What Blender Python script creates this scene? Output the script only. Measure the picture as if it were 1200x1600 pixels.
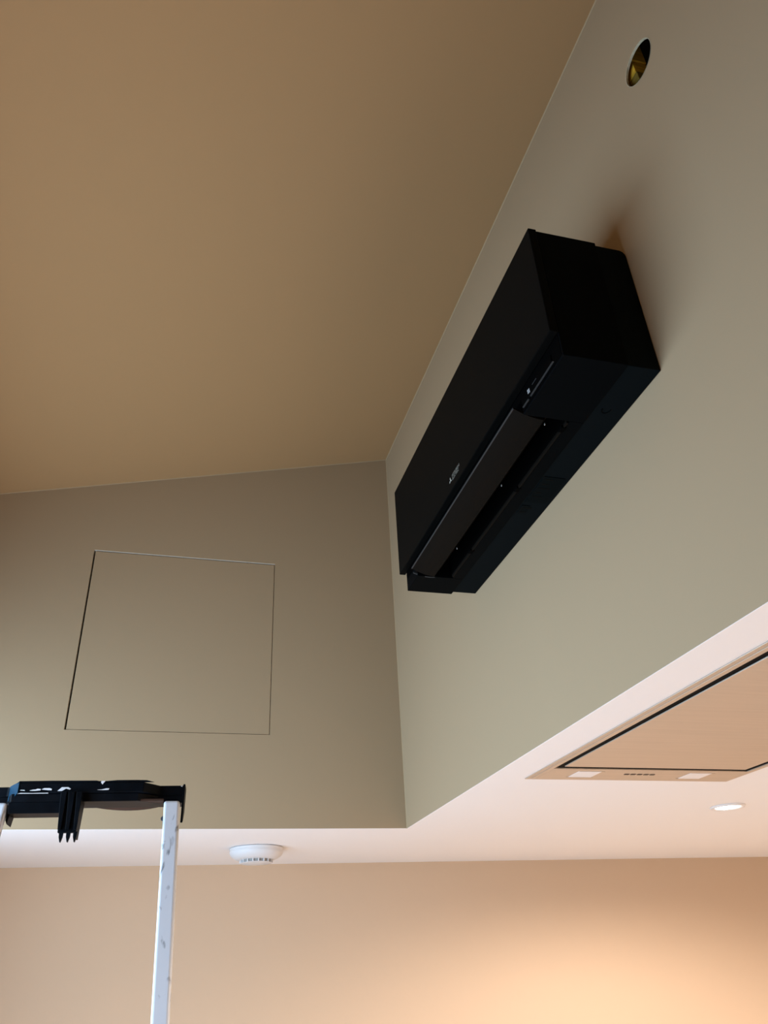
import bpy, bmesh, math, random
from mathutils import Vector, Matrix, Quaternion

random.seed(7)
S = bpy.context.scene
C = S.collection
for o in list(bpy.data.objects):
    bpy.data.objects.remove(o, do_unlink=True)

CZ = 1.95                       # eye height of the photographer (m)

# ------------------------------------------------------------------ camera
cam_d = bpy.data.cameras.new('camera')
cam = bpy.data.objects.new('camera', cam_d)
C.objects.link(cam)
R_ = Vector((0.9652425, -0.25729804, -0.04587632))
U_ = Vector((-0.09593716, -0.5120933, 0.85355522))
F_ = Vector((0.24311104, 0.81948653, 0.51897866))
M = Matrix(((R_.x, U_.x, -F_.x, 0), (R_.y, U_.y, -F_.y, 0), (R_.z, U_.z, -F_.z, CZ), (0, 0, 0, 1)))
cam.matrix_world = M
cam_d.sensor_fit = 'VERTICAL'
cam_d.sensor_height = 36
cam_d.lens = 36 * 1208.5 / 1600
cam_d.clip_start = 0.02
S.camera = cam

# ------------------------------------------------------------------ world, daylight, exposure
w = bpy.data.worlds.new('sky')
S.world = w
w.use_nodes = True
w.node_tree.nodes['Background'].inputs[0].default_value = (0.75, 0.87, 1.0, 1)
w.node_tree.nodes['Background'].inputs[1].default_value = 1.0
vs = S.view_settings
vs.view_transform = 'Standard'
vs.look = 'None'
vs.gamma = 1
vs.use_curve_mapping = False
vs.exposure = 0.0


def area(name, loc, rot, sx, sy, energy, col):
    l = bpy.data.lights.new(name, 'AREA')
    l.shape = 'RECTANGLE'
    l.size, l.size_y = sx, sy
    l.energy = energy
    l.color = col
    o = bpy.data.objects.new(name, l)
    o.location = loc
    o.rotation_euler = rot
    C.objects.link(o)
    return o


WIN_Y0, WIN_Y1, WIN_Z0, WIN_Z1 = 0.62, 2.39, 0.75, 2.70
XL = -0.82
area('window_daylight', (XL - 0.02, (WIN_Y0 + WIN_Y1) / 2, (WIN_Z0 + WIN_Z1) / 2), (0, -math.pi / 2, 0),
     WIN_Z1 - WIN_Z0 - 0.1, WIN_Y1 - WIN_Y0 - 0.1, 57, (0.505, 0.735, 1.0))


# ------------------------------------------------------------------ materials
def mat(name, col, rough=0.6, metal=0.0, noise=None, bump=None, spec=0.5, emit=None, coat=0.0, aniso=None):
    m = bpy.data.materials.new(name)
    m.use_nodes = True
    nt = m.node_tree
    b = nt.nodes['Principled BSDF']
    b.inputs['Base Color'].default_value = (*col, 1)
    b.inputs['Roughness'].default_value = rough
    b.inputs['Metallic'].default_value = metal
    b.inputs['Specular IOR Level'].default_value = spec
    b.inputs['Coat Weight'].default_value = coat
    tc = nt.nodes.new('ShaderNodeTexCoord')
    if noise:
        sc, amt, stretch = noise
        mp = nt.nodes.new('ShaderNodeMapping')
        mp.inputs['Scale'].default_value = stretch
        nt.links.new(tc.outputs['Object'], mp.inputs[0])
        n = nt.nodes.new('ShaderNodeTexNoise')
        n.inputs['Scale'].default_value = sc
        n.inputs['Detail'].default_value = 5
        nt.links.new(mp.outputs[0], n.inputs['Vector'])
        r = nt.nodes.new('ShaderNodeValToRGB')
        r.color_ramp.elements[0].position = 0.3
        r.color_ramp.elements[1].position = 0.7
        r.color_ramp.elements[0].color = (*[max(0, c * (1 - amt)) for c in col], 1)
        r.color_ramp.elements[1].color = (*[min(1, c * (1 + amt)) for c in col], 1)
        nt.links.new(n.outputs['Fac'], r.inputs[0])
        nt.links.new(r.outputs[0], b.inputs['Base Color'])
    if bump:
        sc, st = bump
        n2 = nt.nodes.new('ShaderNodeTexNoise')
        n2.inputs['Scale'].default_value = sc
        n2.inputs['Detail'].default_value = 3
        nt.links.new(tc.outputs['Object'], n2.inputs['Vector'])
        bp = nt.nodes.new('ShaderNodeBump')
        bp.inputs['Strength'].default_value = st
        bp.inputs['Distance'].default_value = 0.001
        nt.links.new(n2.outputs['Fac'], bp.inputs['Height'])
        nt.links.new(bp.outputs[0], b.inputs['Normal'])
    if emit:
        b.inputs['Emission Color'].default_value = (*emit[0], 1)
        b.inputs['Emission Strength'].default_value = emit[1]
    return m


def aluminium():
    """worn painted-looking aluminium: pale base, darker scuffs and scratches"""
    m = mat('worn_aluminium', (0.62, 0.68, 0.76), 0.5, 0.25)
    nt = m.node_tree
    b = nt.nodes['Principled BSDF']
    tc = nt.nodes.new('ShaderNodeTexCoord')
    n = nt.nodes.new('ShaderNodeTexNoise')
    n.inputs['Scale'].default_value = 38
    n.inputs['Detail'].default_value = 8
    n.inputs['Distortion'].default_value = 1.2
    mp = nt.nodes.new('ShaderNodeMapping')
    mp.inputs['Scale'].default_value = (1.3, 1.3, 0.55)
    nt.links.new(tc.outputs['Object'], mp.inputs[0])
    nt.links.new(mp.outputs[0], n.inputs['Vector'])
    r = nt.nodes.new('ShaderNodeValToRGB')
    r.color_ramp.elements[0].position = 0.30
    r.color_ramp.elements[0].color = (0.22, 0.25, 0.29, 1)
    r.color_ramp.elements[1].position = 0.42
    r.color_ramp.elements[1].color = (0.77, 0.83, 0.91, 1)
    nt.links.new(n.outputs['Fac'], r.inputs[0])
    nt.links.new(r.outputs[0], b.inputs['Base Color'])
    return m


def wood_floor():
    m = mat('oak_floor', (0.42, 0.30, 0.19), 0.45)
    nt = m.node_tree
    b = nt.nodes['Principled BSDF']
    tc = nt.nodes.new('ShaderNodeTexCoord')
    mp = nt.nodes.new('ShaderNodeMapping')
    mp.inputs['Scale'].default_value = (10, 0.8, 1)
    n = nt.nodes.new('ShaderNodeTexNoise')
    n.inputs['Scale'].default_value = 4
    n.inputs['Detail'].default_value = 6
    nt.links.new(tc.outputs['Object'], mp.inputs[0])
    nt.links.new(mp.outputs[0], n.inputs['Vector'])
    r = nt.nodes.new('ShaderNodeValToRGB')
    r.color_ramp.elements[0].color = (0.17, 0.095, 0.045, 1)
    r.color_ramp.elements[1].color = (0.27, 0.160, 0.080, 1)
    nt.links.new(n.outputs['Fac'], r.inputs[0])
    nt.links.new(r.outputs[0], b.inputs['Base Color'])
    return m


PAINT = (0.412, 0.298, 0.178)
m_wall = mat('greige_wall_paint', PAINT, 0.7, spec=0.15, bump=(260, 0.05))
m_ceil = mat('warm_lit_ceiling_paint', (0.435, 0.262, 0.122), 0.7, spec=0.15, bump=(260, 0.05))  # browner than the walls: warm bounce light put into the colour
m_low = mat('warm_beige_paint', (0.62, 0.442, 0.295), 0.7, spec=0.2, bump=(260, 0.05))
m_white = mat('white_ceiling_paint', (0.90, 0.865, 0.845), 0.6, bump=(260, 0.04))
m_floor = wood_floor()
m_bounce_floor = mat('pale_bounce_floor', (0.68, 0.63, 0.58), 0.5, noise=(3, 0.06, (1, 1, 1)))  # unseen floor, made pale to bounce light onto the soffit
m_dark = mat('dark_cavity_shade', (0.012, 0.011, 0.010), 0.9)  # near-black: shade inside the closed voids put into the colour
m_board_edge = mat('cut_plasterboard_edge', (0.50, 0.44, 0.30), 0.9, spec=0.1, noise=(120, 0.2, (1, 1, 1)))
m_timber = mat('yellow_timber', (0.55, 0.32, 0.03), 0.8, spec=0.1, noise=(30, 0.25, (1, 1, 6)))
m_timber3 = mat('olive_timber', (0.16, 0.11, 0.02), 0.8, spec=0.1, noise=(30, 0.25, (1, 1, 6)))
m_timber2 = mat('brown_timber', (0.20, 0.115, 0.06), 0.8, noise=(30, 0.35, (1, 1, 6)))
m_bead2 = mat('filler_bead', (0.41, 0.295, 0.17), 0.7, spec=0.1)
m_edge_lit = mat('panel_edge_lit', (0.70, 0.64, 0.54), 0.5)  # paler than the wall: light on the opening's edge put into the colour
m_acfront = mat('black_satin_panel', (0.0040, 0.0040, 0.0037), 0.4, spec=0.012)
m_acbody = mat('black_matte_plastic', (0.0020, 0.0026, 0.0031), 0.5, spec=0.015)
m_acrear_lit = mat('black_plastic_lit_blue', (0.0042, 0.0062, 0.0072), 0.5, spec=0.015)  # lighter copy of the body plastic, bluish light from below put in
m_acvane = mat('dark_brown_vane', (0.0070, 0.0056, 0.0044), 0.45, spec=0.02)
m_acdark = mat('deep_black_duct', (0.0012, 0.0012, 0.0012), 0.7, spec=0.015)
m_acline = mat('grey_edge_and_highlight', (0.035, 0.037, 0.038), 0.5, spec=0.2)
m_print = mat('silver_grey_print', (0.42, 0.40, 0.34), 0.5)
m_letter = mat('dull_grey_print', (0.17, 0.165, 0.14), 0.5)
m_clip = mat('pale_plastic_clip', (0.35, 0.36, 0.36), 0.4)
m_acbadge = mat('faint_label', (0.0028, 0.0045, 0.005), 0.5, spec=0.015)
m_steel = mat('brushed_warm_steel', (0.59, 0.50, 0.405), 0.5, 0.7, noise=(7, 0.035, (0.5, 14, 1)))
m_gasket = mat('black_gap', (0.004, 0.004, 0.004), 0.7, spec=0.05)
m_lens = mat('frosted_lamp_lens', (0.85, 0.80, 0.77), 0.5)
m_button = mat('dark_button_slot', (0.07, 0.045, 0.03), 0.5)
m_plastic = mat('white_alarm_plastic', (0.70, 0.68, 0.67), 0.45, spec=0.3)
m_grille = mat('grey_grille', (0.30, 0.29, 0.27), 0.7)
m_ring = mat('white_bezel', (0.82, 0.79, 0.77), 0.4)
m_led = mat('lamp_glow', (1, 1, 1), 0.5, emit=((1.0, 0.93, 0.86), 14))
m_alu = aluminium()
m_tray = mat('black_tray_plastic', (0.0026, 0.0040, 0.0062), 0.42, spec=0.07, noise=(40, 0.4, (1, 1, 1)))
m_plate = mat('brown_underside', (0.060, 0.034, 0.024), 0.8, spec=0.03, noise=(25, 0.2, (1, 1, 1)))
m_blue = mat('blue_tape', (0.006, 0.035, 0.065), 0.6, spec=0.05, noise=(60, 0.3, (1, 1, 1)))
m_splash = mat('white_paint_splash', (0.85, 0.85, 0.86), 0.5)
m_rivet = mat('dark_rivet', (0.07, 0.07, 0.075), 0.4, 0.6)
m_frame = mat('white_window_frame', (0.75, 0.75, 0.74), 0.4)
m_rubber = mat('black_rubber', (0.02, 0.02, 0.02), 0.7)


# ------------------------------------------------------------------ mesh helpers
def bm_new():
    return bmesh.new()


def box(bm, x0, x1, y0, y1, z0, z1):
    r = bmesh.ops.create_cube(bm, size=1)
    bmesh.ops.scale(bm, vec=(x1 - x0, y1 - y0, z1 - z0), verts=r['verts'])
    bmesh.ops.translate(bm, vec=((x0 + x1) / 2, (y0 + y1) / 2, (z0 + z1) / 2), verts=r['verts'])
    return r['verts']


def prism(bm, pts, axis, a, b):
    """extrude a 2-D polygon along an axis; pts in the two remaining axes' order"""
    def P(p, t):
        return {'x': (t, p[0], p[1]), 'y': (p[0], t, p[1]), 'z': (p[0], p[1], t)}[axis]
    va = [bm.verts.new(P(p, a)) for p in pts]
    vb = [bm.verts.new(P(p, b)) for p in pts]
    n = len(pts)
    bm.faces.new(va)
    bm.faces.new(vb[::-1])
    for i in range(n):
        bm.faces.new((va[i], vb[i], vb[(i + 1) % n], va[(i + 1) % n]))


def lathe(bm, prof, n=48, c=(0, 0)):
    """revolve (r,z) profile about z"""
    rings = []
    for r, z in prof:
        if r < 1e-6:
            rings.append([bm.verts.new((c[0], c[1], z))])
        else:
            rings.append([bm.verts.new((c[0] + r * math.cos(2 * math.pi * k / n), c[1] + r * math.sin(2 * math.pi * k / n), z)) for k in range(n)])
    for A, B in zip(rings, rings[1:]):
        for k in range(n):
            k2 = (k + 1) % n
            if len(A) == 1 and len(B) == 1:
                continue
            if len(A) == 1:
                bm.faces.new((A[0], B[k], B[k2]))
            elif len(B) == 1:
                bm.faces.new((A[k], B[0], A[k2]))
            else:
                bm.faces.new((A[k], B[k], B[k2], A[k2]))


def obj(name, bm, material, parent=None, loc=None, bevel=0, smooth=False, label=None, seg=2):
    bmesh.ops.recalc_face_normals(bm, faces=bm.faces)
    me = bpy.data.meshes.new(name)
    bm.to_mesh(me)
    bm.free()
    if smooth:
        for p in me.polygons:
            p.use_smooth = True
    me.materials.append(material)
    o = bpy.data.objects.new(name, me)
    C.objects.link(o)
    if parent:
        o.parent = parent
    if loc:
        o.location = loc
    if bevel:
        md = o.modifiers.new('bevel', 'BEVEL')
        md.width = bevel
        md.segments = seg
        md.limit_method = 'ANGLE'
        md.angle_limit = math.radians(40)
    if smooth:
        md = o.modifiers.new('edge', 'EDGE_SPLIT')
        md.split_angle = math.radians(40)
    if label:
        o['label'] = label
    return o


def struct(name, bm, material, label, **k):
    o = obj(name, bm, material, **k)
    o['kind'] = 'structure'
    o['label'] = label
    return o


def thing(name, label, cat, loc, rotz=0, group=None):
    o = bpy.data.objects.new(name, None)
    o.empty_display_size = 0.05
    C.objects.link(o)
    o.location = loc
    o.rotation_euler = (0, 0, rotz)
    o['label'] = label
    o['category'] = cat
    if group:
        o['group'] = group
    return o


# ------------------------------------------------------------------ the room
XR = 0.736                      # face of the bulkhead wall that carries the air conditioner
YB = 2.414                      # face of the upper back wall
YL = 3.164                      # lower back wall, under the white soffit
ZS = CZ + 0.398                 # underside of the white soffit
ZC = CZ + 1.774                 # top of the sloped ceiling at the bulkhead
SL = 0.2401                     # ceiling fall towards the window side
YN = -3.0
XE = 3.4


def zc(x):
    return ZC - SL * (XR - x)


bm = bm_new()
box(bm, XL - 0.1, 0.7, YN - 0.1, YL + 0.1, -0.1, 0)
struct('floor', bm, m_floor, 'brown oak floor below the sloped ceiling')
bm = bm_new()
box(bm, 0.7, XE + 0.1, YN - 0.1, YL + 0.1, -0.1, 0)
struct('floor_kitchen', bm, m_bounce_floor, 'unseen kitchen floor, made pale to bounce light up')

bm = bm_new()
prism(bm, [(XL - 0.1, zc(XL - 0.1)), (XR + 0.15, zc(XR + 0.15)), (XR + 0.15, zc(XR + 0.15) + 0.1), (XL - 0.1, zc(XL - 0.1) + 0.1)], 'y', YN - 0.1, YB + 0.1)
struct('ceiling', bm, m_ceil, 'sloping greige ceiling, warm bounce light in its colour, rising to the wall with the air conditioner')

# upper back wall with the square opening of the access panel
PX0, PX1, PZ0, PZ1 = -0.292, 0.308, CZ + 0.672, CZ + 1.269
WT = 0.09
bm = bm_new()
prism(bm, [(XL, ZS + .0006), (PX0, ZS + .0006), (PX0, zc(PX0)), (XL, zc(XL))], 'y', YB, YB + WT)
prism(bm, [(PX1, ZS + .0006), (XR, ZS + .0006), (XR, zc(XR)), (PX1, zc(PX1))], 'y', YB, YB + WT)
prism(bm, [(PX0, ZS + .0006), (PX1, ZS + .0006), (PX1, PZ0), (PX0, PZ0)], 'y', YB, YB + WT)
prism(bm, [(PX0, PZ1), (PX1, PZ1), (PX1, zc(PX1)), (PX0, zc(PX0))], 'y', YB, YB + WT)
wb = struct('wall_back', bm, m_wall, 'upper greige wall facing the camera, with a square access panel')
bm = bm_new()
box(bm, PX0 - 0.02, PX1 + 0.02, YB + WT, YB + WT + 0.02, PZ0 - 0.02, PZ1 + 0.02)
obj('opening_back', bm, m_dark, wb)

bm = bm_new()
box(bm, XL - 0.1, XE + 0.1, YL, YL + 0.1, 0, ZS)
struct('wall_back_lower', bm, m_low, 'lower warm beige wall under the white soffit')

# bulkhead wall with the round cable hole
HY, HZ, HR = 0.638, CZ + 1.458, 0.0405
BT = 0.004
bm = bm_new()
YNW = YN
q = 0.08
zb, zt = ZS + .0006, ZC
rects = [(YNW, HY - q, zb, zt), (HY + q, YB, zb, zt), (HY - q, HY + q, zb, HZ - q), (HY - q, HY + q, HZ + q, zt)]
for x in (XR, XR + BT):
    for (a, b, c, d) in rects:
        bm.faces.new([bm.verts.new(v) for v in ((x, a, c), (x, b, c), (x, b, d), (x, a, d))])
n = 40
circ, sq = [], []
for k in range(n):
    t = 2 * math.pi * k / n
    cy, sz = math.cos(t), math.sin(t)
    s = q / max(abs(cy), abs(sz))
    circ.append((HY + HR * cy, HZ + HR * sz))
    sq.append((HY + s * cy, HZ + s * sz))
for x in (XR, XR + BT):
    for k in range(n):
        k2 = (k + 1) % n
        bm.faces.new([bm.verts.new((x, *p)) for p in (circ[k], circ[k2], sq[k2], sq[k])])
# top and bottom edges of the board
for z in (zb, zt):
    bm.faces.new([bm.verts.new(v) for v in ((XR, YNW, z), (XR + BT, YNW, z), (XR + BT, YB, z), (XR, YB, z))])
bmesh.ops.remove_doubles(bm, verts=bm.verts, dist=1e-5)
wr = struct('wall_right', bm, m_wall, 'greige bulkhead wall carrying the black air conditioner, with a round cable hole')
bm = bm_new()
for k in range(n):
    k2 = (k + 1) % n
    p0, p1 = circ[k], circ[k2]
    j = 0.0012 if k % 3 else 0.0
    r0 = (HY + (p0[0] - HY) * 1.035, HZ + (p0[1] - HZ) * 1.035)
    r1 = (HY + (p1[0] - HY) * 1.035, HZ + (p1[1] - HZ) * 1.035)
    bm.faces.new([bm.verts.new(v) for v in ((XR - .0006, *r0), (XR - .0006, *r1), (XR - 0.0004, *p1), (XR - 0.0004, *p0))])
    bm.faces.new([bm.verts.new(v) for v in ((XR - .0004, *p0), (XR - .0004, *p1), (XR + BT, *p1), (XR + BT, *p0))])
bmesh.ops.remove_doubles(bm, verts=bm.verts, dist=1e-6)
obj('hole_edge', bm, m_board_edge, wr)
# cavity behind the hole: near-black boxes for its shade and the stacked timber packers one sees through it
bm = bm_new()
box(bm, XR + 0.10, XR + 0.11, HY - 0.3, HY + 0.3, HZ - 0.2, zc(XR) - 0.005)
box(bm, XR + BT, XR + 0.10, HY - 0.31, HY - 0.30, HZ - 0.2, zc(XR) - 0.005)
box(bm, XR + BT, XR + 0.10, HY + 0.30, HY + 0.31, HZ - 0.2, zc(XR) - 0.005)
obj('cavity_shade', bm, m_dark, wr)
for i, (z0, z1, dy, mm) in enumerate([(-0.070, -0.014, 0.002, m_timber2), (-0.012, 0.012, 0.0, m_timber3), (0.0145, 0.050, 0.002, m_timber), (0.0525, 0.15, 0.0, m_timber)]):
    bm = bm_new()
    box(bm, XR + 0.011, XR + 0.043, HY + 0.020 + dy, HY + 0.09, HZ + z0, HZ + z1)
    obj('timber_block', bm, mm, wr, bevel=0.001)

# white soffit, one skin around the two sides of the well
bm = bm_new()
prism(bm, [(XL, YB), (XR, YB), (XR, YN), (XE, YN), (XE, YL), (XL, YL)], 'z', ZS, ZS + 0.0006)
struct('ceiling_lower', bm, m_white, 'white low soffit around the well, with the cooker hood and downlight')

# window side wall
bm = bm_new()
for (a, b, c, d) in [(YN, WIN_Y0, 0, zc(XL)), (WIN_Y1, YL, 0, ZS), (WIN_Y0, WIN_Y1, 0, WIN_Z0), (WIN_Y0, WIN_Y1, WIN_Z1, zc(XL))]:
    box(bm, XL - 0.1, XL, a, min(b, YL), c, d)
box(bm, XL - 0.1, XL, WIN_Y1, YB + WT, ZS, zc(XL))
struct('wall_left', bm, m_wall, 'greige wall on the window side')
bm = bm_new()
t = 0.05
box(bm, XL - .08, XL - .03, WIN_Y0, WIN_Y0 + t, WIN_Z0, WIN_Z1)
box(bm, XL - .08, XL - .03, WIN_Y1 - t, WIN_Y1, WIN_Z0, WIN_Z1)
box(bm, XL - .08, XL - .03, WIN_Y0 + t, WIN_Y1 - t, WIN_Z0, WIN_Z0 + t)
box(bm, XL - .08, XL - .03, WIN_Y0 + t, WIN_Y1 - t, WIN_Z1 - t, WIN_Z1)
struct('window_1', bm, m_frame, 'white framed tall window on the left side')
bm = bm_new()
prism(bm, [(XL - 0.1, 0), (XE + 0.1, 0), (XE + 0.1, ZS), (XR + 0.1, ZS), (XR + 0.1, zc(XR + .1)), (XL - 0.1, zc(XL - .1))], 'y', YN - 0.1, YN)
struct('wall_front', bm, m_wall, 'greige wall behind the camera')
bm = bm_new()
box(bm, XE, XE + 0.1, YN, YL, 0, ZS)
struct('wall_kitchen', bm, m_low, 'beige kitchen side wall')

# painted filler beads in the three corners of the well
c_ = 0.0022
bm = bm_new()
prism(bm, [(XR, zc(XR) - c_), (XR - c_, zc(XR - c_)), (XR + .001, zc(XR) + .001)], 'y', YN, YB)
struct('trim_1', bm, m_bead2, 'thin filler bead where the ceiling meets the air conditioner wall')
bm = bm_new()
prism(bm, [(XR - c_, YB), (XR, YB - c_), (XR + .001, YB + .001)], 'z', ZS, zc(XR))
struct('trim_2', bm, m_bead2, 'thin filler bead in the vertical wall corner')
bm = bm_new()
for x0, x1 in ((XL, XR),):
    va = [bm.verts.new((x, y, z)) for x, y, z in ((x0, YB - c_, zc(x0)), (x0, YB, zc(x0) - c_), (x0, YB + .001, zc(x0) + .001))]
    vb = [bm.verts.new((x, y, z)) for x, y, z in ((x1, YB - c_, zc(x1)), (x1, YB, zc(x1) - c_), (x1, YB + .001, zc(x1) + .001))]
    bm.faces.new(va)
    bm.faces.new(vb[::-1])
    for i in range(3):
        bm.faces.new((va[i], vb[i], vb[(i + 1) % 3], va[(i + 1) % 3]))
struct('trim_3', bm, m_bead2, 'thin filler bead where the ceiling meets the back wall')

# ------------------------------------------------------------------ access panel
t_ = thing('access_panel', 'square flush greige access panel with a thin dark gap in the upper wall', 'panel', ((PX0 + PX1) / 2, YB, PZ0))
hw, hh = (PX1 - PX0) / 2, PZ1 - PZ0
bm = bm_new()
box(bm, -hw + 0.0055, hw - 0.0020, 0.0010, 0.018, 0.0016, hh - 0.0042)
obj('door', bm, m_wall, t_, bevel=0.0006)
bm = bm_new()
e = 0.0012
box(bm, -hw, hw, 0.0005, 0.03, hh - e, hh)
box(bm, -hw, -hw + e * .6, 0.004, 0.03, 0, hh - e)
box(bm, hw - e * .3, hw, 0.006, 0.03, 0, hh - e)
box(bm, -hw + e * .6, hw - e, 0.006, 0.03, 0, e * .3)
obj('lit_edge', bm, m_edge_lit, t_)

# ------------------------------------------------------------------ air conditioner
# local axes: x = -distance from wall, y = from near end to far end, z up from the underside
ac = thing('air_conditioner', 'black wall-mounted split air conditioner high on the greige wall', 'air conditioner', (XR, 0.812, CZ + 0.848))


def acp(bm, pts, u0, u1):
    prism(bm, [(-d, z) for d, z in pts], 'y', u0, u1)


bm = bm_new()
acp(bm, [(0.0005, 0.0), (0.0005, .276), (.0015, .284), (.005, .2895), (.011, .2925), (.066, .2925), (.066, 0.0)], .004, .877)
obj('rear_housing', bm, m_acrear_lit, ac, bevel=0.0012)
O0, O1 = .160, .800
bm = bm_new()
prof = [(.062, .297), (.1803, .297), (.1803, -.001), (.062, -.001)]
acp(bm, prof, .002, O0)
acp(bm, prof, O1, .888)
acp(bm, [(.062, .297), (.1803, .297), (.1803, .030), (.168, .030), (.160, .095), (.062, .095)], O0, O1)
acp(bm, [(.062, .095), (.090, .095), (.090, -.001), (.062, -.001)], O0, O1)
obj('front_shell', bm, m_acbody, ac, bevel=0.001)
bm = bm_new()
box(bm, -.197, -.1812, 0, .895, .047, .299)
obj('front_panel', bm, m_acfront, ac, bevel=0.0015, label='flat satin black front panel')
bm = bm_new()     # black fascia under the panel
box(bm, -.1812, -.1800, .006, .882, .030, .0465)
box(bm, -.1812, -.1800, .006, .158, .003, .030)
obj('lower_fascia', bm, m_acdark, ac)
bm = bm_new()     # dark outlet duct, open below
acp(bm, [(.168, .094), (.168, .045), (.1665, .045), (.1665, .0925), (.0915, .0925), (.0915, .003), (.0905, .003), (.0905, .094)], O0 + .0005, O1 - .0005)
obj('air_duct', bm, m_acdark, ac)
bm = bm_new()     # main vane, a long slightly bowed blade
arc = []
for k in range(9):
    s = k / 8
    arc.append((.196 - .056 * s, .0135 - .017 * s - .0035 * math.sin(math.pi * s)))
low = [(d - .0005, z + .004) for d, z in arc]
acp(bm, arc + low[::-1], O0 + .004, O1 - .006)
obj('vane', bm, m_acvane, ac, label='dark brown air vane, half open')
bm = bm_new()
acp(bm, [(.1972, .0158), (.1972, .0132), (.1955, .0130), (.1955, .0160)], O0 + .004, O1 - .006)
obj('vane_highlight', bm, m_acline, ac)  # grey strip, highlight along the vane put into its colour
bm = bm_new()     # second, inner vane behind it
acp(bm, [(.135, .004), (.1365, .002), (.128, .012), (.1265, .0125)], O0 + .006, O1 - .02)
obj('inner_vane', bm, m_acvane, ac)
bm = bm_new()     # rear lip of the slot
acp(bm, [(.0945, -.0015), (.0925, -.0025), (.0905, -.0015), (.0905, .004), (.0945, .004)], O0 + .004, O1 - .01)
obj('slot_lip', bm, m_acvane, ac)
for u in (.180, .385, .655):
    bm = bm_new()
    box(bm, -.130, -.1285, u - .001, u + .002, .000, .004)
    obj('clip', bm, m_clip, ac, bevel=0.0004)
    bm = bm_new()
    box(bm, -.098, -.088, u - .003, u + .012, -.003, .003)
    obj('hinge_tab', bm, m_acdark, ac, bevel=0.0008)
bm = bm_new()     # curved cheek at the far end of the outlet
pts = []
for k in range(10):
    s = k / 9
    pts.append((.190 - .075 * s, .006 - .008 * math.sin(math.pi * s * .9)))
acp(bm, pts + [(d, z + .003) for d, z in pts[::-1]], O1 + .0005, O1 + .004)
obj('outlet_cheek', bm, m_acline, ac)
bm = bm_new()     # sensor strip at the near end under the panel
box(bm, -.1835, -.1808, .035, .150, .010, .028)
obj('sensor_strip', bm, m_acdark, ac, bevel=0.0012)
bm = bm_new()
box(bm, -.1842, -.1815, .030, .120, .0085, .0097)
box(bm, -.1842, -.1815, .128, .152, .0085, .0097)
obj('strip_edge', bm, m_acline, ac)
bm = bm_new()
for (du, dz) in ((0, 0), (.0045, .0008), (.0005, .0048), (.005, .0056)):
    box(bm, -.1842, -.1834, .118 + du, .1215 + du, .0175 + dz, .0212 + dz)
obj('sensor_mark', bm, m_clip, ac)
bm = bm_new()
box(bm, -.1842, -.1834, .090, .107, .0235, .0245)
obj('indicator_lamp', bm, m_acline, ac)
# moulded panels under the rear housing
for (u0, u1, d0, d1) in ((.335, .430, .012, .058), (.445, .475, .040, .058)):
    bm = bm_new()
    box(bm, -d1, -d0, u0, u1, -.0012, .0005)
    lb = obj('rating_label', bm, m_acbadge, ac)
    for k in range(5 if u1 - u0 > .05 else 2):
        bm = bm_new()
        y0 = u0 + .008 + .016 * k
        box(bm, -d1 + .006, -d1 + .006 + random.uniform(.012, .030), y0, y0 + .002, -.0016, -.0010)
        obj('print_line', bm, m_acvane, lb)
bm = bm_new()
for k in range(8):
    a0, a1 = math.pi * k / 8, math.pi * (k + 1) / 8
    for r0, r1 in ((.011, .0125),):
        vs_ = [(-.040 + r * math.cos(a) * .7, .115 + r * math.sin(a), -.0008) for r, a in ((r0, a0), (r1, a0), (r1, a1), (r0, a1))]
        bm.faces.new([bm.verts.new(v) for v in vs_])
ex = bmesh.ops.extrude_face_region(bm, geom=list(bm.faces))
bmesh.ops.translate(bm, vec=(0, 0, .001), verts=[v for v in ex['geom'] if isinstance(v, bmesh.types.BMVert)])
obj('moulded_mark', bm, m_acdark, ac)


# emblem: three diamonds and the two lines of lettering
def diamond(bm, cy, cz, ang, size):
    l, wd = size, size * .577
    pts = [(0, 0), (l / 2, wd / 2), (l, 0), (l / 2, -wd / 2)]
    vs_ = []
    for px, pz in pts:
        yy = px * math.cos(ang) - pz * math.sin(ang)
        zz = px * math.sin(ang) + pz * math.cos(ang)
        vs_.append((cy + yy, cz + zz))
    prism(bm, vs_, 'x', -.1974, -.1969)


bm = bm_new()
for a in (90, 210, 330):
    diamond(bm, .487, .0715, math.radians(a), .0078)
obj('emblem', bm, m_print, ac, label='three small silver diamonds')


def lettering(txt, size, y, z, name):
    cu = bpy.data.curves.new(name, 'FONT')
    cu.body = txt
    cu.size = size
    cu.extrude = 0.0002
    cu.offset = 0.00008
    to = bpy.data.objects.new(name, cu)
    C.objects.link(to)
    dg = bpy.context.evaluated_depsgraph_get()
    me = bpy.data.meshes.new_from_object(to.evaluated_get(dg))
    bpy.data.objects.remove(to, do_unlink=True)
    o = bpy.data.objects.new(name, me)
    me.materials.clear()
    me.materials.append(m_letter)
    C.objects.link(o)
    o.parent = ac
    o.matrix_local = Matrix(((0, 0, -1, -.1972), (-1, 0, 0, y), (0, 1, 0, z), (0, 0, 0, 1)))
    return o


lettering('MITSUBISHI', .0092, .476, .0725, 'lettering')
lettering('ELECTRIC', .0092, .476, .0645, 'lettering')

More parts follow.
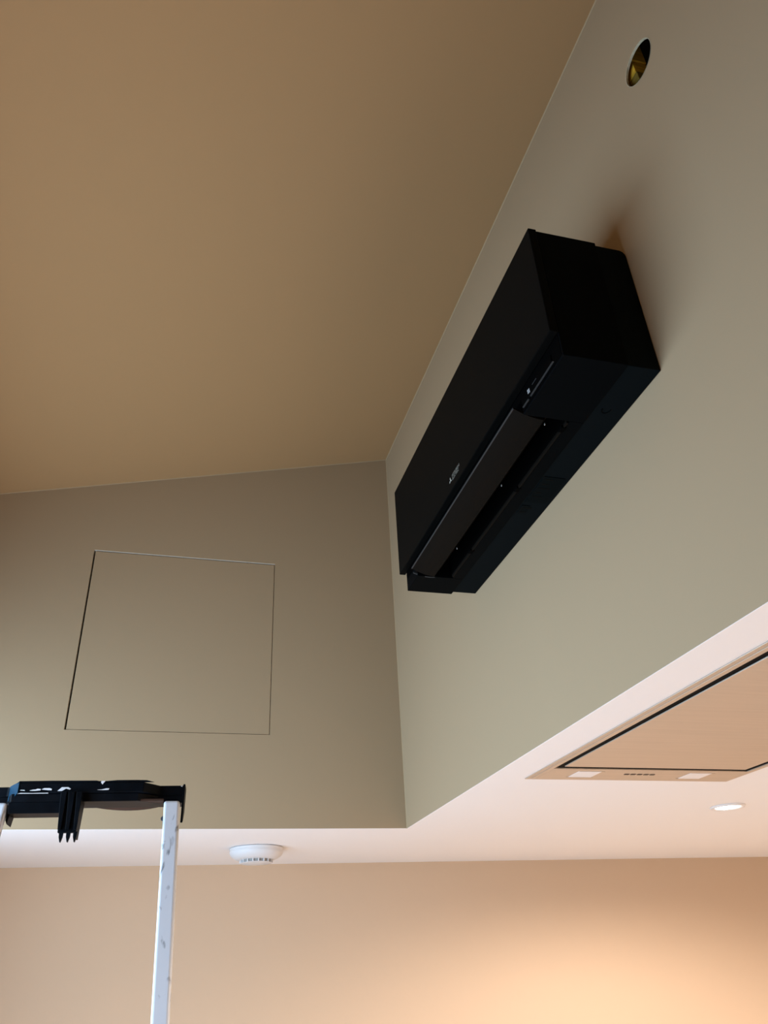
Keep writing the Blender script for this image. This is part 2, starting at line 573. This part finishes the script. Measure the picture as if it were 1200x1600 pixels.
# ------------------------------------------------------------------ cooker hood in the soffit
HX0, HX1, HYF, HYN = 0.829, 1.386, 1.742, 0.72
hd = thing('cooker_hood', 'flush brushed steel cooker hood set into the white soffit', 'cooker hood', (0, 0, ZS))
bm = bm_new()
FX0, FX1, FY = .852, 1.366, 1.632      # opening
for z0, z1, g in ((-.0022, -.0002, 0.0), (-.0034, -.0022, .011)):
    a0, a1, b0, b1 = HX0 + g, HX1 - g, HYN + g, HYF - g
    box(bm, a0, FX0, b0, b1, z0, z1)
    box(bm, FX1, a1, b0, b1, z0, z1)
    box(bm, FX0, FX1, FY, b1, z0, z1)
    box(bm, FX0, FX1, b0, HYN + .03, z0, z1)
obj('frame', bm, m_steel, hd, bevel=0.0008)
bm = bm_new()
box(bm, FX0 + .0002, FX1 - .0002, HYN + .0302, FY - .0002, -.0012, -.0005)
obj('suction_gap', bm, m_gasket, hd)
bm = bm_new()
box(bm, FX0 + .016, FX1 - .022, HYN + .05, FY - .022, -.0040, -.0014)
obj('cover_panel', bm, m_steel, hd, bevel=0.001)
for x in (.925, 1.222):
    bm = bm_new()
    box(bm, x, x + .058, 1.652, 1.706, -.0042, -.0034)
    obj('lamp_lens', bm, m_lens, hd, label='small square frosted lamp')
    bm = bm_new()
    box(bm, x - .006, x + .064, 1.706, 1.7075, -.0046, -.0034)
    box(bm, x + .058, x + .066, 1.650, 1.706, -.0040, -.0034)
    obj('lamp_trim', bm, m_steel, hd)
for k in range(5):
    x = 1.054 + .0172 * k
    bm = bm_new()
    box(bm, x, x + .012, 1.668, 1.676, -.0048, -.0034)
    obj('button', bm, m_button, hd, bevel=0.0008)

# ------------------------------------------------------------------ downlight(s)
def downlight(x, y, label, energy, ang=173, warm=(1.0, 0.91, 0.84)):
    d = thing('downlight', label, 'downlight', (x, y, ZS), group='round soffit downlights')
    bm = bm_new()
    lathe(bm, [(.040, -.0005), (.050, -.0005), (.050, -.003), (.047, -.0055), (.041, -.0055), (.036, -.003), (.036, -.0005)])
    obj('bezel', bm, m_ring, d, smooth=True)
    bm = bm_new()
    lathe(bm, [(0, -.0035), (.034, -.0030), (.036, -.0008), (0, -.0006)])
    obj('lamp', bm, m_led, d, smooth=True)
    l = bpy.data.lights.new('downlight_beam', 'SPOT')
    l.energy = energy
    l.color = warm
    l.spot_size = math.radians(ang)
    l.spot_blend = 0.38
    l.shadow_soft_size = 0.035
    lo = bpy.data.objects.new('downlight_beam', l)
    lo.parent = d
    lo.location = (0, 0, -.02)
    C.objects.link(lo)
    return d


downlight(1.622, 2.061, 'small round downlight glowing beside the cooker hood', 64)
# added lamps out of view, put in to brighten the soffit
for x, y, lab, pw in ((2.55, 0.9, 'added unseen downlight above the kitchen side', 106),
                  (1.75, 0.0, 'added unseen downlight behind the near end of the cooker hood', 106), (2.55, -0.9, 'added unseen downlight towards the wall behind the camera', 106)):
    downlight(x, y, lab, pw, warm=(1.0, 0.95, 0.92))

# ------------------------------------------------------------------ smoke alarm
sa = thing('smoke_alarm', 'round white smoke alarm on the soffit near the corner', 'smoke alarm', (.322, 2.775, ZS), math.radians(-8))
bm = bm_new()
lathe(bm, [(0, -.0003), (.084, -.0003), (.088, -.002), (.088, -.008), (.086, -.010), (0, -.010)], 64)
obj('base', bm, m_plastic, sa, smooth=True)
bm = bm_new()
lathe(bm, [(0, -.010), (.086, -.010), (.0875, -.014), (.0855, -.020), (.079, -.027), (.069, -.033), (.058, -.0365), (.0, -.0365)], 64)
obj('cover', bm, m_plastic, sa, smooth=True)
bm = bm_new()
lathe(bm, [(0, -.0365), (.050, -.0365), (.047, -.0445), (0, -.0445)], 48)
obj('chamber', bm, m_grille, sa, smooth=True)
bm = bm_new()
lathe(bm, [(0, -.0445), (.051, -.0445), (.0515, -.0455), (.049, -.0465), (0, -.0475)], 64)
obj('cap', bm, m_plastic, sa, smooth=True)
for k in range(18):
    a = 2 * math.pi * k / 18
    bm = bm_new()
    box(bm, .046, .0535, -.0016, .0016, -.0452, -.0355)
    bmesh.ops.rotate(bm, verts=bm.verts, cent=(0, 0, 0), matrix=Matrix.Rotation(a, 3, 'Z'))
    obj('vent_rib', bm, m_plastic, sa)

# ------------------------------------------------------------------ step ladder with tool tray
an = math.radians(5)
ax, bx_ = Vector((math.cos(an), -math.sin(an), 0)), Vector((math.sin(an), math.cos(an), 0))
lp = ax * -0.239 + bx_ * 1.403
ld = thing('step_ladder', 'aluminium platform step ladder topped by a paint-splashed black tool tray', 'ladder', (lp.x, lp.y, 0), -an)
LEAN, SPLAY = math.tan(math.radians(8)), math.tan(math.radians(2.7))
ZT = CZ + .2752


def beam(bm, p0, p1, sx, sy):
    """box-section bar from p0 to p1 with level cuts; sx across, sy in depth"""
    vs_ = []
    for p in (p0, p1):
        for dx, dy in ((-1, -1), (1, -1), (1, 1), (-1, 1)):
            vs_.append(bm.verts.new((p[0] + dx * sx / 2, p[1] + dy * sy / 2, p[2])))
    a, b = vs_[:4], vs_[4:]
    bm.faces.new(a[::-1])
    bm.faces.new(b)
    for i in range(4):
        bm.faces.new((a[i], a[(i + 1) % 4], b[(i + 1) % 4], b[i]))


def at(side, z):
    return (side * (.1355 + (ZT - z) * SPLAY), -(ZT - z) * LEAN + .0, z)


for sd in (-1, 1):
    bm = bm_new()
    beam(bm, at(sd, .02), at(sd, ZT), .0255, .022)
    st = obj('stile', bm, m_alu, ld, bevel=0.004, seg=3)
    bm = bm_new()
    p = at(sd, .0)
    box(bm, p[0] - .018, p[0] + .018, p[1] - .02, p[1] + .02, 0, .04)
    obj('foot', bm, m_rubber, st, bevel=0.004)
    bm = bm_new()
    p = at(sd, ZT - .0265)
    lathe(bm, [(0, 0), (.004, 0), (.0035, .0015), (0, .002)], 16)
    bmesh.ops.rotate(bm, verts=bm.verts, cent=(0, 0, 0), matrix=Matrix.Rotation(math.pi / 2, 3, 'X'))
    bmesh.ops.translate(bm, vec=(p[0] + (.0015 if sd < 0 else -.0135), p[1] - .011 + (0 if sd < 0 else .014), p[2]), verts=bm.verts)
    obj('rivet', bm, m_rivet, st)
    bm = bm_new()
    q0 = at(sd, 1.25)
    beam(bm, (q0[0] * 1.18, .62, .02), (q0[0] - sd * .03, q0[1] + .20, 1.25), .025, .022)
    rl = obj('rear_leg', bm, m_alu, ld, bevel=0.003)
    bm = bm_new()
    box(bm, q0[0] * 1.18 - .018, q0[0] * 1.18 + .018, .60, .64, 0, .04)
    obj('foot', bm, m_rubber, rl, bevel=0.004)
for z in (.27, .52, .77, 1.02):
    p = at(1, z)
    bm = bm_new()
    box(bm, -p[0], p[0], p[1] - .02, p[1] + .06, z - .012, z + .012)
    obj('tread', bm, m_alu, ld, bevel=0.003)
p = at(1, 1.27)
bm = bm_new()
box(bm, -p[0] - .01, p[0] + .01, p[1] - .03, p[1] + .24, 1.255, 1.285)
obj('platform', bm, m_alu, ld, bevel=0.004)

# tool tray
T = CZ
bm = bm_new()


def strip(bm, plan_top, plan_bot, z0, z1):
    a = [bm.verts.new((x, y, z0)) for x, y in plan_bot]
    b = [bm.verts.new((x, y, z1)) for x, y in plan_top]
    n_ = len(a)
    bm.faces.new(a[::-1])
    bm.faces.new(b)
    for i in range(n_):
        bm.faces.new((a[i], a[(i + 1) % n_], b[(i + 1) % n_], b[i]))


topo = [(-.153, .013), (-.130, .013), (-.108, -.016), (.088, -.016), (.113, .013), (.153, .013), (.153, .050), (-.153, .050)]
topi = [(-.153, .013), (-.128, .013), (-.118, -.011), (.080, -.011), (.111, .013), (.152, .013), (.152, .048), (-.152, .048)]
strip(bm, topo, [(x, y if abs(y) > .0161 else (y + .001 if y < 0 else y)) for x, y in topo], T + .2885, T + .3045)
tr = obj('tool_tray', bm, m_tray, ld, bevel=0.0015, label='black plastic tool tray spattered with white paint')
bm = bm_new()
strip(bm, topi, [(x, y + (.003 if y < .0 else 0)) for x, y in topi], T + .2760, T + .2884)
obj('tray_wall', bm, m_tray, tr, bevel=0.001)
bm = bm_new()     # slightly uneven raised rim
rim = [(-.111, .3045), (-.108, .3075), (-.06, .3078), (.012, .3076), (.016, .3066), (.030, .3068), (.045, .3080), (.075, .3080), (.092, .3076), (.104, .3046)]
prism(bm, rim, 'y', -.0155, -.0125)
bmesh.ops.translate(bm, vec=(0, 0, T), verts=bm.verts)
obj('rim', bm, m_tray, tr)
bm = bm_new()     # deep apron on the left half
prism(bm, [(-.121, .2760), (-.119, .2585), (-.040, .2585), (-.040, .2762)], 'y', -.0085, .030)
bmesh.ops.translate(bm, vec=(0, 0, T), verts=bm.verts)
obj('apron', bm, m_tray, tr, bevel=0.001)
bm = bm_new()
prism(bm, [(-.1225, .275), (-.1225, .250), (-.1195, .244), (-.1175, .258), (-.1175, .275)], 'y', .0, .028)
bmesh.ops.translate(bm, vec=(0, 0, T), verts=bm.verts)
obj('bracket', bm, m_tray, tr)
bm = bm_new()     # end flange behind the right stile
prism(bm, [(.013, .3068), (.050, .3068), (.050, .268), (.030, .250), (.013, .244)], 'x', .1505, .1540)
bmesh.ops.translate(bm, vec=(0, 0, T), verts=bm.verts)
obj('end_flange', bm, m_tray, tr, bevel=0.0008)
bm = bm_new()     # brown underside plate with rounded rear edge
pl = [(-.012, -.008)]
for k in range(13):
    s = k / 12
    pl.append((-.012 + .129 * s, .004 + .072 * math.sin(math.pi * (0.06 + .80 * s)) ** .75))
pl.append((.122, -.004))
prism(bm, pl, 'z', T + .2762, T + .2800)
obj('underside_plate', bm, m_plate, tr, bevel=0.001)
# bucket hook with three prongs
bm = bm_new()
for x0, x1 in ((-.046, -.0365), (-.034, -.024), (-.0215, -.0125)):
    prism(bm, [(x0, .2895), (x0 + .004, .2310), (x1 - .0005, .2310), (x1, .2895)], 'y', -.0215, -.0125)
prism(bm, [(-.0465, .2880), (-.0420, .2270), (-.0155, .2270), (-.0120, .2880)], 'y', -.0175, -.0100)
prism(bm, [(-.0120, .2760), (-.0145, .2200), (-.0170, .2200), (-.0175, .2760)], 'y', -.0175, .012)
bmesh.ops.translate(bm, vec=(0, 0, T), verts=bm.verts)
hk = obj('bucket_hook', bm, m_tray, tr, bevel=0.0006, loc=(.0055, 0, 0))
for x in (-.0365, -.0255, -.0150):
    bm = bm_new()
    prism(bm, [(x - .0032, .2285), (x - .0026, .2205), (x - .0004, .2130), (x + .0008, .2130), (x + .0028, .2205), (x + .0032, .2285)], 'y', -.0170, -.0120)
    bmesh.ops.translate(bm, vec=(0, 0, T), verts=bm.verts)
    obj('prong', bm, m_tray, hk)
# blue tape on the left corner facet
bm = bm_new()
fa, fb = Vector((-.1295, .0122)), Vector((-.1075, -.0168))
for (s0, s1, z0, z1) in ((.15, 1.0, .2890, .3060),):
    A, B = fa.lerp(fb, s0), fa.lerp(fb, s1)
    nrm = Vector((-.8, -.6)) * .0006
    pts = [(A, .2800), (A.lerp(B, .5), .2815), (B, .2890), (B, .3060), (A.lerp(B, .3), .3048), (A, .3040)]
    va = [bm.verts.new((p_.x + nrm.x, p_.y + nrm.y, T + z)) for p_, z in pts]
    vb = [bm.verts.new((p_.x - nrm.x, p_.y - nrm.y, T + z)) for p_, z in pts]
    bm.faces.new(va)
    bm.faces.new(vb[::-1])
    for i in range(len(va)):
        bm.faces.new((va[i], vb[i], vb[(i + 1) % len(va)], va[(i + 1) % len(va)]))
obj('tape_patch', bm, m_blue, tr, label='strip of blue masking tape')


def splash(pts, y):
    bm = bm_new()
    prism(bm, [(x, T + z) for x, z in pts], 'y', y - .0012, y)
    obj('paint_splash', bm, m_splash, tr)


YF = -.0158
splash([(-.105, .2928), (-.097, .2920), (-.098, .2932), (-.103, .2934)], YF)
splash([(-.090, .2922), (-.083, .2918), (-.0735, .2924), (-.073, .2945), (-.078, .2950), (-.081, .2938), (-.085, .2936)], YF)
splash([(-.072, .2938), (-.060, .2926), (-.0565, .2925), (-.056, .2946), (-.060, .2958), (-.068, .2958)], YF)
splash([(-.108, .2878), (-.061, .2878), (-.061, .2888), (-.085, .2885), (-.103, .2889)], -.0146)
splash([(-.047, .2912), (-.040, .2912), (-.034, .2948), (-.028, .2930), (-.0265, .2946), (-.031, .2970), (-.041, .2970), (-.044, .2940)], YF)
splash([(.015, .2925), (.024, .2920), (.0325, .2922), (.034, .2945), (.029, .2945), (.022, .2930)], YF)
splash([(.0195, .3035), (.022, .3010), (.0235, .3035), (.026, .3066), (.0195, .3066)], -.0150)
splash([(.1465, .3030), (.1495, .3022), (.1490, .3040)], .0128)

bpy.context.view_layer.update()
